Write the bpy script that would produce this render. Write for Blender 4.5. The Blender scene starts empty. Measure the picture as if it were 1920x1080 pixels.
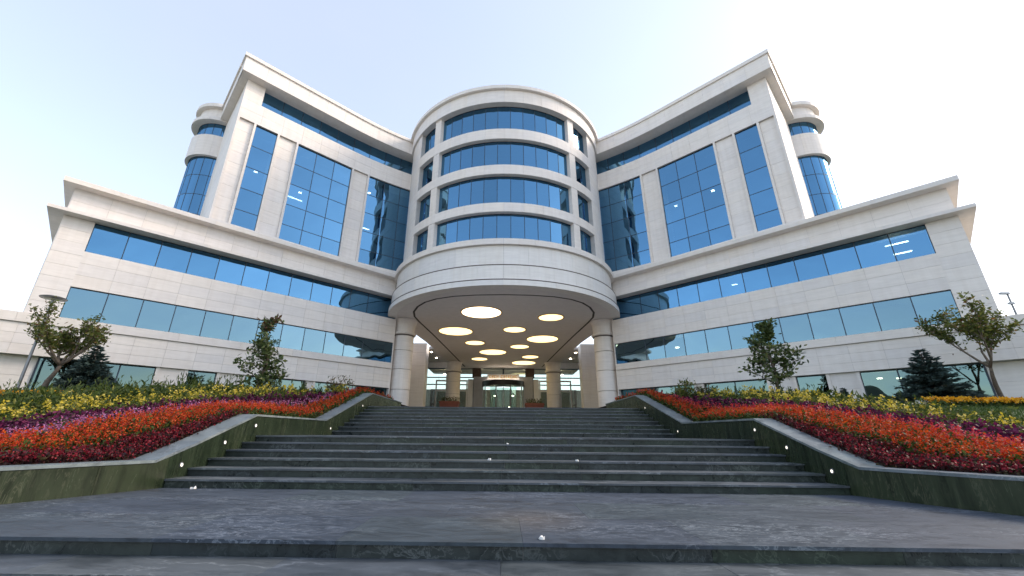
import bpy, math, random
import numpy as np
from mathutils import Vector, Matrix
random.seed(7); rng = np.random.default_rng(7)
scene = bpy.context.scene
COL = scene.collection
R2 = math.sqrt(2.0)
rad = math.radians

# ------------------------------------------------------------------ camera
def cam_axes(p, yaw, roll):
    w = Vector((math.sin(yaw)*math.cos(p), math.cos(yaw)*math.cos(p), math.sin(p)))
    r0 = Vector((math.cos(yaw), -math.sin(yaw), 0)); u0 = r0.cross(w)
    return r0*math.cos(roll)+u0*math.sin(roll), -r0*math.sin(roll)+u0*math.cos(roll), w
cd = bpy.data.cameras.new('camera'); cam = bpy.data.objects.new('camera', cd); COL.objects.link(cam)
r_, u_, w_ = cam_axes(0.348, -0.01553, 0.00876)
cam.matrix_world = Matrix(((r_.x, u_.x, -w_.x, 0), (r_.y, u_.y, -w_.y, 0), (r_.z, u_.z, -w_.z, 0), (0, 0, 0, 1)))
cd.sensor_width = 36; cd.sensor_fit = 'HORIZONTAL'; cd.lens = 758/1920*36
cd.shift_x = (960-933.2)/1920; cd.clip_start = 0.05; cd.clip_end = 4000
scene.camera = cam

# ------------------------------------------------------------------ sky and sun
SUN_AZ, SUN_EL = 80.0, 32.0            # degrees clockwise from the view direction (+Y), and above the horizon
wd = bpy.data.worlds.new('World'); scene.world = wd; wd.use_nodes = True
nt = wd.node_tree; nt.nodes.clear()
sky = nt.nodes.new('ShaderNodeTexSky'); sky.sky_type = 'NISHITA'; sky.sun_disc = False
sky.sun_elevation = rad(SUN_EL); sky.sun_rotation = rad(SUN_AZ)
sky.altitude = 100; sky.air_density = 1.0; sky.dust_density = 0.8; sky.ozone_density = 0.6
bg = nt.nodes.new('ShaderNodeBackground'); bg.inputs['Strength'].default_value = 0.15
out = nt.nodes.new('ShaderNodeOutputWorld')
# a thin, even veil of high cloud over the whole dome
tcw = nt.nodes.new('ShaderNodeTexCoord'); mpw = nt.nodes.new('ShaderNodeMapping'); mpw.inputs['Scale'].default_value = (1.0, 1.6, 4.0)
nzw = nt.nodes.new('ShaderNodeTexNoise'); nzw.inputs['Scale'].default_value = 1.4; nzw.inputs['Detail'].default_value = 5.0
rpw = nt.nodes.new('ShaderNodeMapRange'); rpw.inputs['From Min'].default_value = 0.3; rpw.inputs['From Max'].default_value = 0.75
rpw.inputs['To Min'].default_value = 0.42; rpw.inputs['To Max'].default_value = 0.62
veil = nt.nodes.new('ShaderNodeMixRGB'); veil.inputs[2].default_value = (1.24, 1.53, 2.02, 1)
nt.links.new(tcw.outputs['Generated'], mpw.inputs[0]); nt.links.new(mpw.outputs[0], nzw.inputs['Vector']); nt.links.new(nzw.outputs[0], rpw.inputs['Value'])
nt.links.new(rpw.outputs[0], veil.inputs[0]); nt.links.new(sky.outputs[0], veil.inputs[1])
nt.links.new(veil.outputs[0], bg.inputs[0]); nt.links.new(bg.outputs[0], out.inputs[0])
sl = bpy.data.lights.new('sun', 'SUN'); sl.energy = 0.8; sl.angle = rad(20); sl.color = (1.0, 0.93, 0.85)
sun = bpy.data.objects.new('sun', sl); COL.objects.link(sun)
sd = Vector((math.sin(rad(SUN_AZ))*math.cos(rad(SUN_EL)), math.cos(rad(SUN_AZ))*math.cos(rad(SUN_EL)), math.sin(rad(SUN_EL))))
sun.rotation_euler = sd.to_track_quat('Z', 'Y').to_euler(); sun.location = sd*60
vs = scene.view_settings; vs.view_transform = 'Standard'; vs.look = 'None'; vs.gamma = 1; vs.exposure = 1.92
vs.use_white_balance = True; vs.white_balance_temperature = 7800; vs.white_balance_tint = 14
vs.use_curve_mapping = False
scene.cycles.max_bounces = 7; scene.cycles.transparent_max_bounces = 8
scene.cycles.use_denoising = True

# ------------------------------------------------------------------ materials
def newmat(name):
    m = bpy.data.materials.new(name); m.use_nodes = True; t = m.node_tree
    return m, t, t.nodes['Principled BSDF']
def N(t, typ, **kw):
    n = t.nodes.new(typ)
    for k, v in kw.items():
        if k in n.inputs: n.inputs[k].default_value = v
        else: setattr(n, k, v)
    return n
def ramp(t, fac, stops, interp='LINEAR'):
    r = t.nodes.new('ShaderNodeValToRGB'); r.color_ramp.interpolation = interp
    e = r.color_ramp.elements
    while len(e) < len(stops): e.new(0.5)
    for i, (p, c) in enumerate(stops):
        e[i].position = p; e[i].color = (*c, 1) if len(c) == 3 else c
    t.links.new(fac, r.inputs[0]); return r
def plain(name, col, rough=0.6, metal=0.0, var=0.08, scale=3.0, bump=0.0, spec=0.5):
    m, t, b = newmat(name)
    tc = N(t, 'ShaderNodeTexCoord'); nz = N(t, 'ShaderNodeTexNoise', Scale=scale, Detail=6.0)
    t.links.new(tc.outputs['Object'], nz.inputs['Vector'])
    lo = [max(0, c*(1-var)) for c in col]; hi = [min(1, c*(1+var)) for c in col]
    r = ramp(t, nz.outputs[0], [(0.3, lo), (0.7, hi)])
    t.links.new(r.outputs[0], b.inputs['Base Color'])
    b.inputs['Roughness'].default_value = rough; b.inputs['Metallic'].default_value = metal
    b.inputs['Specular IOR Level'].default_value = spec
    if bump:
        bp = N(t, 'ShaderNodeBump', Strength=bump, Distance=0.01); t.links.new(nz.outputs[0], bp.inputs['Height'])
        t.links.new(bp.outputs[0], b.inputs['Normal'])
    return m
def emis(name, col, s):
    m, t, b = newmat(name); b.inputs['Base Color'].default_value = (0.8, 0.8, 0.8, 1)
    b.inputs['Emission Color'].default_value = (*col, 1); b.inputs['Emission Strength'].default_value = s
    return m
def stone_mat(name, base, rough=0.55):
    # pale honed limestone: tone differs from panel to panel, horizontal bedding, faint rain streaks
    m, t, b = newmat(name)
    oi = N(t, 'ShaderNodeObjectInfo'); tc = N(t, 'ShaderNodeTexCoord')
    mp = N(t, 'ShaderNodeMapping'); mp.inputs['Scale'].default_value = (0.6, 0.6, 5.0)
    t.links.new(tc.outputs['Object'], mp.inputs[0])
    n1 = N(t, 'ShaderNodeTexNoise', Scale=1.6, Detail=8.0, Roughness=0.62); t.links.new(mp.outputs[0], n1.inputs['Vector'])
    mp2 = N(t, 'ShaderNodeMapping'); mp2.inputs['Scale'].default_value = (3.0, 3.0, 0.25)
    t.links.new(tc.outputs['Object'], mp2.inputs[0])
    n2 = N(t, 'ShaderNodeTexNoise', Scale=1.3, Detail=5.0); t.links.new(mp2.outputs[0], n2.inputs['Vector'])
    c1 = [c*0.93 for c in base]; c2 = [min(1, c*1.05) for c in base]
    r1 = ramp(t, n1.outputs[0], [(0.3, c1), (0.7, c2)])
    r2 = ramp(t, n2.outputs[0], [(0.32, (0.955, 0.945, 0.935)), (0.58, (1, 1, 1))])
    r3 = ramp(t, oi.outputs['Random'], [(0.0, (0.935, 0.93, 0.93)), (0.5, (1.0, 0.985, 0.965)), (1.0, (0.985, 0.96, 0.925))])
    a = N(t, 'ShaderNodeMixRGB', blend_type='MULTIPLY'); a.inputs[0].default_value = 1
    c = N(t, 'ShaderNodeMixRGB', blend_type='MULTIPLY'); c.inputs[0].default_value = 1
    t.links.new(r1.outputs[0], a.inputs[1]); t.links.new(r2.outputs[0], a.inputs[2])
    t.links.new(a.outputs[0], c.inputs[1]); t.links.new(r3.outputs[0], c.inputs[2])
    t.links.new(c.outputs[0], b.inputs['Base Color']); b.inputs['Roughness'].default_value = rough
    b.inputs['Specular IOR Level'].default_value = 0.35
    bp = N(t, 'ShaderNodeBump', Strength=0.15, Distance=0.01); t.links.new(n1.outputs[0], bp.inputs['Height'])
    t.links.new(bp.outputs[0], b.inputs['Normal'])
    return m
def granite_mat(name, dark, mid, light, green, veinscale=1.0, rough=0.33, stretch=(1, 1, 1), patch=0.0, spec=0.4):
    m, t, b = newmat(name)
    oi = N(t, 'ShaderNodeObjectInfo'); tc = N(t, 'ShaderNodeTexCoord')
    mp = N(t, 'ShaderNodeMapping'); mp.inputs['Scale'].default_value = stretch
    t.links.new(tc.outputs['Object'], mp.inputs[0])
    warp = N(t, 'ShaderNodeTexNoise', Scale=0.9*veinscale, Detail=4.0); t.links.new(mp.outputs[0], warp.inputs['Vector'])
    sc = N(t, 'ShaderNodeVectorMath', operation='SCALE'); sc.inputs['Scale'].default_value = 1.5
    t.links.new(warp.outputs['Color'], sc.inputs[0])
    ad = N(t, 'ShaderNodeVectorMath', operation='ADD'); t.links.new(mp.outputs[0], ad.inputs[0]); t.links.new(sc.outputs[0], ad.inputs[1])
    n1 = N(t, 'ShaderNodeTexNoise', Scale=1.7*veinscale, Detail=9.0, Roughness=0.65); t.links.new(ad.outputs[0], n1.inputs['Vector'])
    base = ramp(t, n1.outputs[0], [(0.32, dark), (0.52, mid), (0.72, [c*1.25 for c in mid])])
    n2 = N(t, 'ShaderNodeTexNoise', Scale=2.3*veinscale, Detail=7.0, Roughness=0.6)
    t.links.new(ad.outputs[0], n2.inputs['Vector'])
    v = ramp(t, n2.outputs[0], [(0.472, (0, 0, 0)), (0.5, (1, 1, 1)), (0.528, (0, 0, 0))])
    n3 = N(t, 'ShaderNodeTexNoise', Scale=0.8, Detail=3.0); t.links.new(mp.outputs[0], n3.inputs['Vector'])
    vm = ramp(t, n3.outputs[0], [(0.42, (0.02, 0.02, 0.02)), (0.66, (0.6, 0.6, 0.6))])
    mul = N(t, 'ShaderNodeMath', operation='MULTIPLY'); t.links.new(v.outputs[0], mul.inputs[0]); t.links.new(vm.outputs[0], mul.inputs[1])
    mx = N(t, 'ShaderNodeMixRGB'); t.links.new(mul.outputs[0], mx.inputs[0]); t.links.new(base.outputs[0], mx.inputs[1])
    mx.inputs[2].default_value = (*light, 1)
    tint = ramp(t, oi.outputs['Random'], [(0.0, (0.8, 0.86, 0.95)), (0.45, (1, 1, 1)), (0.75, green), (1.0, (1.15, 1.12, 1.1))])
    m2 = N(t, 'ShaderNodeMixRGB', blend_type='MULTIPLY'); m2.inputs[0].default_value = 1
    t.links.new(mx.outputs[0], m2.inputs[1]); t.links.new(tint.outputs[0], m2.inputs[2])
    last = m2
    if patch:                              # rusty mineral stain in the stone, round one spot of the landing
        dn = N(t, 'ShaderNodeVectorMath', operation='DISTANCE'); dn.inputs[1].default_value = (0.35, 5.8, -1.0)
        t.links.new(tc.outputs['Object'], dn.inputs[0])
        pr = ramp(t, dn.outputs['Value'], [(0.0, (patch,)*3), (0.9, (0, 0, 0))])
        pm = N(t, 'ShaderNodeMath', operation='MULTIPLY'); t.links.new(pr.outputs[0], pm.inputs[0]); t.links.new(n1.outputs[0], pm.inputs[1])
        m3 = N(t, 'ShaderNodeMixRGB'); t.links.new(pm.outputs[0], m3.inputs[0]); t.links.new(m2.outputs[0], m3.inputs[1])
        m3.inputs[2].default_value = (0.16, 0.115, 0.07, 1); last = m3
    t.links.new(last.outputs[0], b.inputs['Base Color'])
    rr = ramp(t, n1.outputs[0], [(0.3, (rough*0.8,)*3), (0.7, (min(1, rough*1.35),)*3)])
    t.links.new(rr.outputs[0], b.inputs['Roughness']); b.inputs['Specular IOR Level'].default_value = spec
    bp = N(t, 'ShaderNodeBump', Strength=0.12, Distance=0.01); t.links.new(n1.outputs[0], bp.inputs['Height'])
    t.links.new(bp.outputs[0], b.inputs['Normal'])
    return m
def coated_glass(name, tint, through, fac, wav=0.024):
    m, t, b = newmat(name); t.nodes.remove(b)
    o = t.nodes['Material Output']
    g = N(t, 'ShaderNodeBsdfGlossy', Roughness=0.015); g.inputs['Color'].default_value = (*tint, 1)
    tr = N(t, 'ShaderNodeBsdfTransparent'); tr.inputs['Color'].default_value = (*through, 1)
    tc = N(t, 'ShaderNodeTexCoord'); nz = N(t, 'ShaderNodeTexNoise', Scale=0.55, Detail=1.5); t.links.new(tc.outputs['Object'], nz.inputs['Vector'])
    bp = N(t, 'ShaderNodeBump', Strength=1.0, Distance=wav); t.links.new(nz.outputs[0], bp.inputs['Height'])
    t.links.new(bp.outputs[0], g.inputs['Normal'])
    oi = N(t, 'ShaderNodeObjectInfo')
    mr = N(t, 'ShaderNodeMapRange'); mr.inputs['To Min'].default_value = fac-0.10; mr.inputs['To Max'].default_value = fac+0.06
    t.links.new(oi.outputs['Random'], mr.inputs['Value'])
    mx = N(t, 'ShaderNodeMixShader'); t.links.new(mr.outputs[0], mx.inputs[0])
    t.links.new(tr.outputs[0], mx.inputs[1]); t.links.new(g.outputs[0], mx.inputs[2]); t.links.new(mx.outputs[0], o.inputs['Surface'])
    return m
def leafy(name, stops, rough=0.5, trans=0.35):
    m, t, b = newmat(name); o = t.nodes['Material Output']
    ge = N(t, 'ShaderNodeNewGeometry')
    r = ramp(t, ge.outputs['Random Per Island'], stops)
    t.links.new(r.outputs[0], b.inputs['Base Color']); b.inputs['Roughness'].default_value = rough
    b.inputs['Specular IOR Level'].default_value = 0.3
    tl = N(t, 'ShaderNodeBsdfTranslucent'); t.links.new(r.outputs[0], tl.inputs['Color'])
    mx = N(t, 'ShaderNodeMixShader'); mx.inputs[0].default_value = trans
    t.links.new(b.outputs[0], mx.inputs[1]); t.links.new(tl.outputs[0], mx.inputs[2]); t.links.new(mx.outputs[0], o.inputs['Surface'])
    return m

M = {}
M['stone'] = stone_mat('limestone', (0.83, 0.785, 0.755))
M['joint'] = plain('joint_mortar', (0.50, 0.47, 0.445), 0.9)
M['trim'] = stone_mat('trim_stone', (0.80, 0.755, 0.72))
M['drum'] = stone_mat('drum_cladding', (0.80, 0.785, 0.77), 0.4)
M['dark'] = plain('interior_dark', (0.03, 0.035, 0.04), 0.8)
M['frame'] = plain('dark_frame', (0.03, 0.05, 0.075), 0.4, 0.3)
M['glass'] = coated_glass('blue_coated_glass', (0.105, 0.285, 0.455), (0.25, 0.45, 0.6), 0.82)
M['glass_low'] = coated_glass('teal_glass', (0.165, 0.29, 0.36), (0.35, 0.55, 0.55), 0.78)
M['glass_gf'] = coated_glass('grey_green_glass', (0.115, 0.185, 0.205), (0.30, 0.45, 0.45), 0.80)
M['glass_clear'] = coated_glass('lobby_glass', (0.75, 0.9, 0.9), (0.72, 0.85, 0.82), 0.22, 0.004)
M['soffit'] = plain('soffit_plaster', (0.74, 0.70, 0.69), 0.7, var=0.04)
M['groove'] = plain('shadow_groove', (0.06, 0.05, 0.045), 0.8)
M['granite'] = granite_mat('green_black_granite', (0.011, 0.016, 0.016), (0.030, 0.039, 0.038), (0.16, 0.18, 0.18), (0.9, 1.05, 0.78), 1.6, 0.30)
M['tread'] = granite_mat('flamed_granite', (0.020, 0.028, 0.038), (0.050, 0.065, 0.084), (0.30, 0.34, 0.385), (0.93, 1.0, 0.93), 1.9, 0.62, (0.6, 1.5, 1), patch=0.6, spec=0.30)
M['nosing'] = granite_mat('sky_sheen_granite', (0.030, 0.038, 0.044), (0.075, 0.088, 0.098), (0.30, 0.33, 0.35), (0.95, 1.0, 0.95), 1.0, 0.42, (0.6, 1.5, 1), spec=0.6)  # lighter than the landing stone: sky sheen on the treads put into colour
M['wallgreen'] = granite_mat('green_marble', (0.009, 0.015, 0.008), (0.023, 0.034, 0.018), (0.10, 0.105, 0.07), (1.1, 1.08, 0.9), 1.5, 0.22, (2.2, 2.2, 0.35))
M['cap'] = granite_mat('grey_cap_stone', (0.085, 0.105, 0.112), (0.15, 0.18, 0.19), (0.4, 0.42, 0.43), (0.95, 1.02, 1.0), 1.5, 0.45)
M['soil'] = plain('soil', (0.035, 0.026, 0.018), 0.95, var=0.4, scale=9)
M['grass'] = leafy('grass_blades', [(0, (0.035, 0.075, 0.015)), (1, (0.07, 0.13, 0.03))], 0.6, 0.3)
M['lawn'] = plain('lawn_ground', (0.04, 0.075, 0.02), 0.9, var=0.4, scale=6)
M['paving'] = plain('pale_bounce_paving', (0.36, 0.35, 0.335), 0.85, var=0.25, scale=0.8)  # unseen ground kept pale so it bounces fill light onto the facade
M['hill'] = plain('hillside', (0.045, 0.06, 0.035), 0.95, var=0.5, scale=0.02)
M['steel'] = plain('grey_steel', (0.25, 0.26, 0.28), 0.4, 0.7)
M['black'] = plain('black_metal', (0.015, 0.016, 0.02), 0.35, 0.4)
M['white'] = plain('white_paint', (0.78, 0.78, 0.80), 0.45, var=0.03)
M['portal'] = plain('portal_grey', (0.36, 0.37, 0.42), 0.5)
M['brown'] = plain('brown_panel', (0.09, 0.05, 0.03), 0.5, var=0.3)
M['terracotta'] = plain('red_brown_planter', (0.22, 0.065, 0.045), 0.6, var=0.15)
M['gold'] = plain('gold_sign', (0.75, 0.45, 0.14), 0.4, 0.3)
M['disc'] = emis('luminous_disc', (1.0, 0.83, 0.42), 0.62)
M['disc_w'] = emis('luminous_disc_bright', (1.0, 0.88, 0.62), 1.1)
M['lamp'] = emis('ceiling_lamp_glow', (1.0, 0.90, 0.72), 7)
M['lamp_s'] = emis('step_light_glow', (1.0, 0.98, 0.9), 0.45)
M['sign_glow'] = emis('sign_lamp_glow', (1.0, 0.95, 0.85), 1.8)
M['room'] = plain('lobby_wall', (0.42, 0.38, 0.32), 0.7, var=0.2)
M['bark'] = plain('bark', (0.13, 0.10, 0.075), 0.9, var=0.35, scale=14, bump=0.5)
M['l_crape'] = leafy('olive_leaves', [(0, (0.05, 0.072, 0.018)), (0.6, (0.11, 0.14, 0.032)), (0.92, (0.19, 0.19, 0.05)), (1, (0.22, 0.10, 0.04))])
M['l_mag'] = leafy('glossy_leaves', [(0, (0.03, 0.058, 0.018)), (0.7, (0.075, 0.115, 0.035)), (1, (0.19, 0.21, 0.075))], 0.35, 0.25)
M['l_russet'] = leafy('russet_leaves', [(0, (0.16, 0.055, 0.025)), (0.6, (0.10, 0.07, 0.03)), (1, (0.30, 0.24, 0.12))], 0.5)
M['needle'] = leafy('spruce_needles', [(0, (0.018, 0.040, 0.038)), (1, (0.060, 0.098, 0.088))], 0.6, 0.1)
M['l_green'] = leafy('bed_leaves', [(0, (0.025, 0.05, 0.01)), (0.6, (0.06, 0.095, 0.02)), (1, (0.10, 0.13, 0.03))])
M['l_lime'] = leafy('lime_leaves', [(0, (0.06, 0.09, 0.015)), (0.6, (0.13, 0.155, 0.025)), (1, (0.24, 0.22, 0.04))])
M['l_maroon'] = leafy('maroon_leaves', [(0, (0.02, 0.008, 0.010)), (0.7, (0.06, 0.012, 0.016)), (1, (0.05, 0.045, 0.015))])
M['p_crimson'] = leafy('crimson_petals', [(0, (0.10, 0.006, 0.014)), (0.6, (0.20, 0.010, 0.022)), (1, (0.38, 0.03, 0.045))])
M['p_orange'] = leafy('orange_petals', [(0, (0.38, 0.020, 0.010)), (0.45, (0.54, 0.052, 0.012)), (0.85, (0.62, 0.115, 0.015)), (1, (0.45, 0.03, 0.04))])
M['p_pink'] = leafy('pink_petals', [(0, (0.42, 0.10, 0.22)), (0.6, (0.55, 0.18, 0.36)), (1, (0.40, 0.22, 0.42))])
M['p_red'] = leafy('rose_red_petals', [(0, (0.50, 0.02, 0.05)), (0.6, (0.62, 0.05, 0.07)), (1, (0.66, 0.12, 0.14))])
M['p_purple'] = leafy('purple_leaves', [(0, (0.035, 0.004, 0.02)), (0.7, (0.10, 0.01, 0.05)), (1, (0.17, 0.02, 0.08))])
M['p_yellow'] = leafy('yellow_petals', [(0, (0.36, 0.31, 0.03)), (0.6, (0.60, 0.46, 0.05)), (1, (0.68, 0.56, 0.18))])
M['p_marigold'] = leafy('marigold_petals', [(0, (0.70, 0.30, 0.02)), (1, (0.85, 0.50, 0.04))])
M['scrap'] = plain('white_scrap', (0.75, 0.75, 0.73), 0.7, var=0.1)

# ------------------------------------------------------------------ builders
class MB:
    def __init__(s): s.v = []; s.f = []; s.mi = []
    def poly(s, pts, mi=0):
        b = len(s.v); s.v.extend([tuple(p) for p in pts]); s.f.append(tuple(range(b, b+len(pts)))); s.mi.append(mi)
    def prism(s, fr, a0, a1, b0, b1, c0, c1, n=1, mi=0):
        b = len(s.v)
        for i in range(n+1):
            a = a0+(a1-a0)*i/n
            for (bb, cc) in ((b0, c0), (b1, c0), (b1, c1), (b0, c1)): s.v.append(tuple(fr(a, bb, cc)))
        for i in range(n):
            o = b+4*i
            for k in range(4): s.f.append((o+k, o+(k+1) % 4, o+4+(k+1) % 4, o+4+k)); s.mi.append(mi)
        s.f.append((b+3, b+2, b+1, b)); s.f.append((b+4*n, b+4*n+1, b+4*n+2, b+4*n+3)); s.mi += [mi, mi]
    def box(s, x0, x1, y0, y1, z0, z1, mi=0): s.prism(ID, x0, x1, y0, y1, z0, z1, 1, mi)
    def tube(s, pts, radii, n=7, mi=0, cap=True):
        b = len(s.v); up = Vector((0.31, 0.17, 0.93))
        for i, p in enumerate(pts):
            p = Vector(p); d = (Vector(pts[min(i+1, len(pts)-1)])-Vector(pts[max(i-1, 0)]))
            d = d.normalized() if d.length > 1e-6 else Vector((0, 0, 1))
            x = d.cross(up); x = x.normalized() if x.length > 1e-3 else Vector((1, 0, 0)); y = d.cross(x)
            for k in range(n):
                a = 2*math.pi*k/n; s.v.append(tuple(p+(x*math.cos(a)+y*math.sin(a))*radii[i]))
        for i in range(len(pts)-1):
            for k in range(n):
                s.f.append((b+i*n+k, b+i*n+(k+1) % n, b+(i+1)*n+(k+1) % n, b+(i+1)*n+k)); s.mi.append(mi)
        if cap:
            s.f.append(tuple(b+k for k in range(n))[::-1]); s.f.append(tuple(b+(len(pts)-1)*n+k for k in range(n))); s.mi += [mi, mi]
    def lathe(s, cx, cy, prof, n=24, mi=0):
        b = len(s.v); m = len(prof)
        for k in range(n):
            a = 2*math.pi*k/n
            for (r, z) in prof: s.v.append((cx+r*math.cos(a), cy+r*math.sin(a), z))
        for k in range(n):
            k2 = (k+1) % n
            for j in range(m-1): s.f.append((b+k*m+j, b+k2*m+j, b+k2*m+j+1, b+k*m+j+1)); s.mi.append(mi)
        s.f.append(tuple(b+k*m for k in range(n))[::-1]); s.f.append(tuple(b+k*m+m-1 for k in range(n))); s.mi += [mi, mi]
    def build(s, name, mats, parent=None, smooth=False):
        me = bpy.data.meshes.new(name); me.from_pydata(s.v, [], s.f)
        if not isinstance(mats, (list, tuple)): mats = [mats]
        for m in mats: me.materials.append(m)
        if len(mats) > 1: me.polygons.foreach_set('material_index', s.mi)
        if smooth: me.polygons.foreach_set('use_smooth', [True]*len(me.polygons))
        me.update()
        o = bpy.data.objects.new(name, me); COL.objects.link(o)
        if parent: par(o, parent)
        return o
def ID(a, b, c): return (a, b, c)
def wloc(o):
    p = Vector(o.location)
    q = o.parent
    while q: p += q.location if q.type == 'EMPTY' else Vector((0, 0, 0)); q = q.parent
    return p
def par(o, p):          # meshes are written in world coordinates; undo the parent's offset
    o.parent = p
    r = p
    while r.parent: r = r.parent
    if p is r and r.type == 'EMPTY': o.matrix_parent_inverse = Matrix.Translation(-r.location)
def thing(name, label, cat, loc=(0, 0, 0), group=None):
    o = bpy.data.objects.new(name, None); COL.objects.link(o); o.location = loc; o.empty_display_size = 0.3
    return tag(o, label, cat, group)
def tag(o, label, cat, group=None):
    o['label'] = label; o['category'] = cat
    if group: o['group'] = group
    return o
def struct(o): o['kind'] = 'structure'; return o
def stuff(o, label=None, cat=None):
    o['kind'] = 'stuff'
    if label: o['label'] = label; o['category'] = cat
    return o
def piece(name, mat, parent, fr, a0, a1, b0, b1, c0, c1, n=1):
    m = MB(); m.prism(fr, a0, a1, b0, b1, c0, c1, n); return m.build(name, mat, parent)
G = 0.009       # joint between cladding panels
def panels(name, mat, parent, fr, a0, a1, b0, b1, c0, c1, aw, ch, n=1, shift=0.0):
    # a run of cladding panels, each an object of its own
    rows = max(1, round((c1-c0)/ch)); h = (c1-c0)/rows
    cols = max(1, round((a1-a0)/aw)); w = (a1-a0)/cols
    for r in range(rows):
        for c in range(cols):
            e = random.uniform(-0.0025, 0.0025)
            piece(name, mat, parent, fr, a0+c*w+(G/2 if c else 0)/1, a0+(c+1)*w-(G/2 if c < cols-1 else 0), b0, b1+e,
                  c0+r*h+(G/2 if r else 0), c0+(r+1)*h-(G/2 if r < rows-1 else 0), n)
def aring(fr_scale): return fr_scale

# ------------------------------------------------------------------ ground, terrain, hills
m = MB(); m.poly([(-1500, -1500, -2.30), (1500, -1500, -2.30), (1500, 1500, -2.30), (-1500, 1500, -2.30)])
struct(m.build('ground', M['paving']))
ZL = -1.0; RISE = 0.1555; TREAD = 0.55; Y1 = 8.40; WX = 6.45
ZP = ZL+RISE*6+0.161*8         # plaza level
Y2 = 16.10
m = MB(); m.box(-30, 30, -30, 2.45, -2.28, ZL-4*RISE)
struct(m.build('forecourt', M['paving']))
def wallx(Y):       # plan of the stair's flank walls: straight beside the flights, flaring out in front
    if Y >= 8.4: return WX
    t = 8.4-Y; return WX+0.30*t+0.035*t*t
def walltop(Y): return float(np.interp(Y, [8.15, 11.0, 15.4, 20.45], [-0.5, 0.45, 0.47, 1.88]))
def T(Y): return np.interp(Y, [5, 8, 11, 13.5, 16, 20, 26], [-0.55, -0.33, 0.36, 0.82, 1.20, 1.42, 1.52])
def terr(X, Y):
    d = abs(X)-wallx(Y)-0.3
    k = min(1, max(0, d/2.2)); k = k*k*(3-2*k)
    return (walltop(Y)-0.06)*(1-k)+float(T(Y))*k
for s, nm in ((-1, 'garden_ground'), (1, 'garden_ground')):
    m = MB(); ys = np.concatenate([np.arange(-3, 34, 0.5), [36, 45, 60, 90]]); ds = [0.20, 0.5, 0.9, 1.3, 1.8, 2.5, 3.5, 5, 8, 12, 18, 26, 40, 70]
    for Y in ys:
        for d in ds:
            X = (wallx(max(Y, 2.0))+d); m.v.append((s*X, Y, terr(X, max(Y, 2.0)) - (0 if d < 60 else 3.5)))
    nd = len(ds)
    for i in range(len(ys)-1):
        for j in range(nd-1):
            f = (i*nd+j, i*nd+j+1, (i+1)*nd+j+1, (i+1)*nd+j); m.f.append(f if s > 0 else f[::-1]); m.mi.append(0 if ds[j] < 7 else 1)
    struct(m.build(nm, [M['soil'], M['lawn']], smooth=True))
# hills behind the photographer, mirrored in the glass
m = MB(); nx = 90
for j in range(9):
    for i in range(nx+1):
        a = math.pi*(0.9+1.2*i/nx); r = 170+j*28
        h = (16*math.sin(i*0.23+1)+11*math.sin(i*0.61)+24+5*math.sin(i*1.7))*math.sin(math.pi*min(1, j/6)*0.5)*(1-0.3*(j > 6))
        m.v.append((r*math.cos(a), r*math.sin(a), -3+max(0, h)))
for j in range(8):
    for i in range(nx): m.f.append((j*(nx+1)+i, j*(nx+1)+i+1, (j+1)*(nx+1)+i+1, (j+1)*(nx+1)+i)); m.mi.append(0)
struct(m.build('hills', M['hill'], smooth=True))
# plaza at the head of the stairs
m = MB(); m.box(-6.2, 6.2, Y2+7*TREAD+0.30, 27.6, -2.2, ZP-0.012); m.box(-12, 12, 27.6, 66, -2.2, ZP-0.012)
M['plaza'] = plain('plaza_bounce_paving', (0.42, 0.40, 0.38), 0.5, var=0.15)  # hidden floor made pale to throw light up onto the soffit
struct(m.build('plaza', M['plaza']))

# ------------------------------------------------------------------ staircase
st = thing('outdoor_staircase', 'wide dark granite staircase rising to the entrance between two flower banks', 'staircase', (0, 4.5, -1.6))
def steps(y0, z0, n, r, t, half, deep_last=None):
    for k in range(n):
        y = y0+k*t; zt = z0+(k+1)*r; d = t+0.06 if k < n-1 or deep_last is None else deep_last
        h = half(y) if callable(half) else half
        core = MB(); core.box(-h, h, y+0.045, y+d+0.1, zt-r-0.35, zt-0.034)
        c = core.build('step', M['joint'], st)
        cols = 8; w = 2*h/cols
        off = random.uniform(-0.25, 0.25)
        cut = [-h]+[-h+w*(i)+off for i in range(1, cols)]+[h]
        for i in range(cols):
            e = random.uniform(-0.0015, 0.0015)
            m = MB(); m.box(cut[i]+0.002, cut[i+1]-0.002, y-0.004, y+d, zt-0.034, zt+e); m.build('tread_slab', M['nosing'], c)
            m = MB(); m.box(cut[i]+0.002, cut[i+1]-0.002, y+0.032+e, y+0.045, zt-r, zt-0.036); m.build('riser_slab', M['granite'], c)
steps(Y1, ZL, 6, RISE, TREAD, WX-0.004, 0.62)
ZM = ZL+6*RISE
steps(Y2, ZM, 8, 0.161, TREAD, WX-0.004, 0.62)
FR = 4.60
steps(FR-3*TREAD, ZL-4*RISE, 3, RISE, TREAD, lambda y: wallx(y)-0.02)
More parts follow.
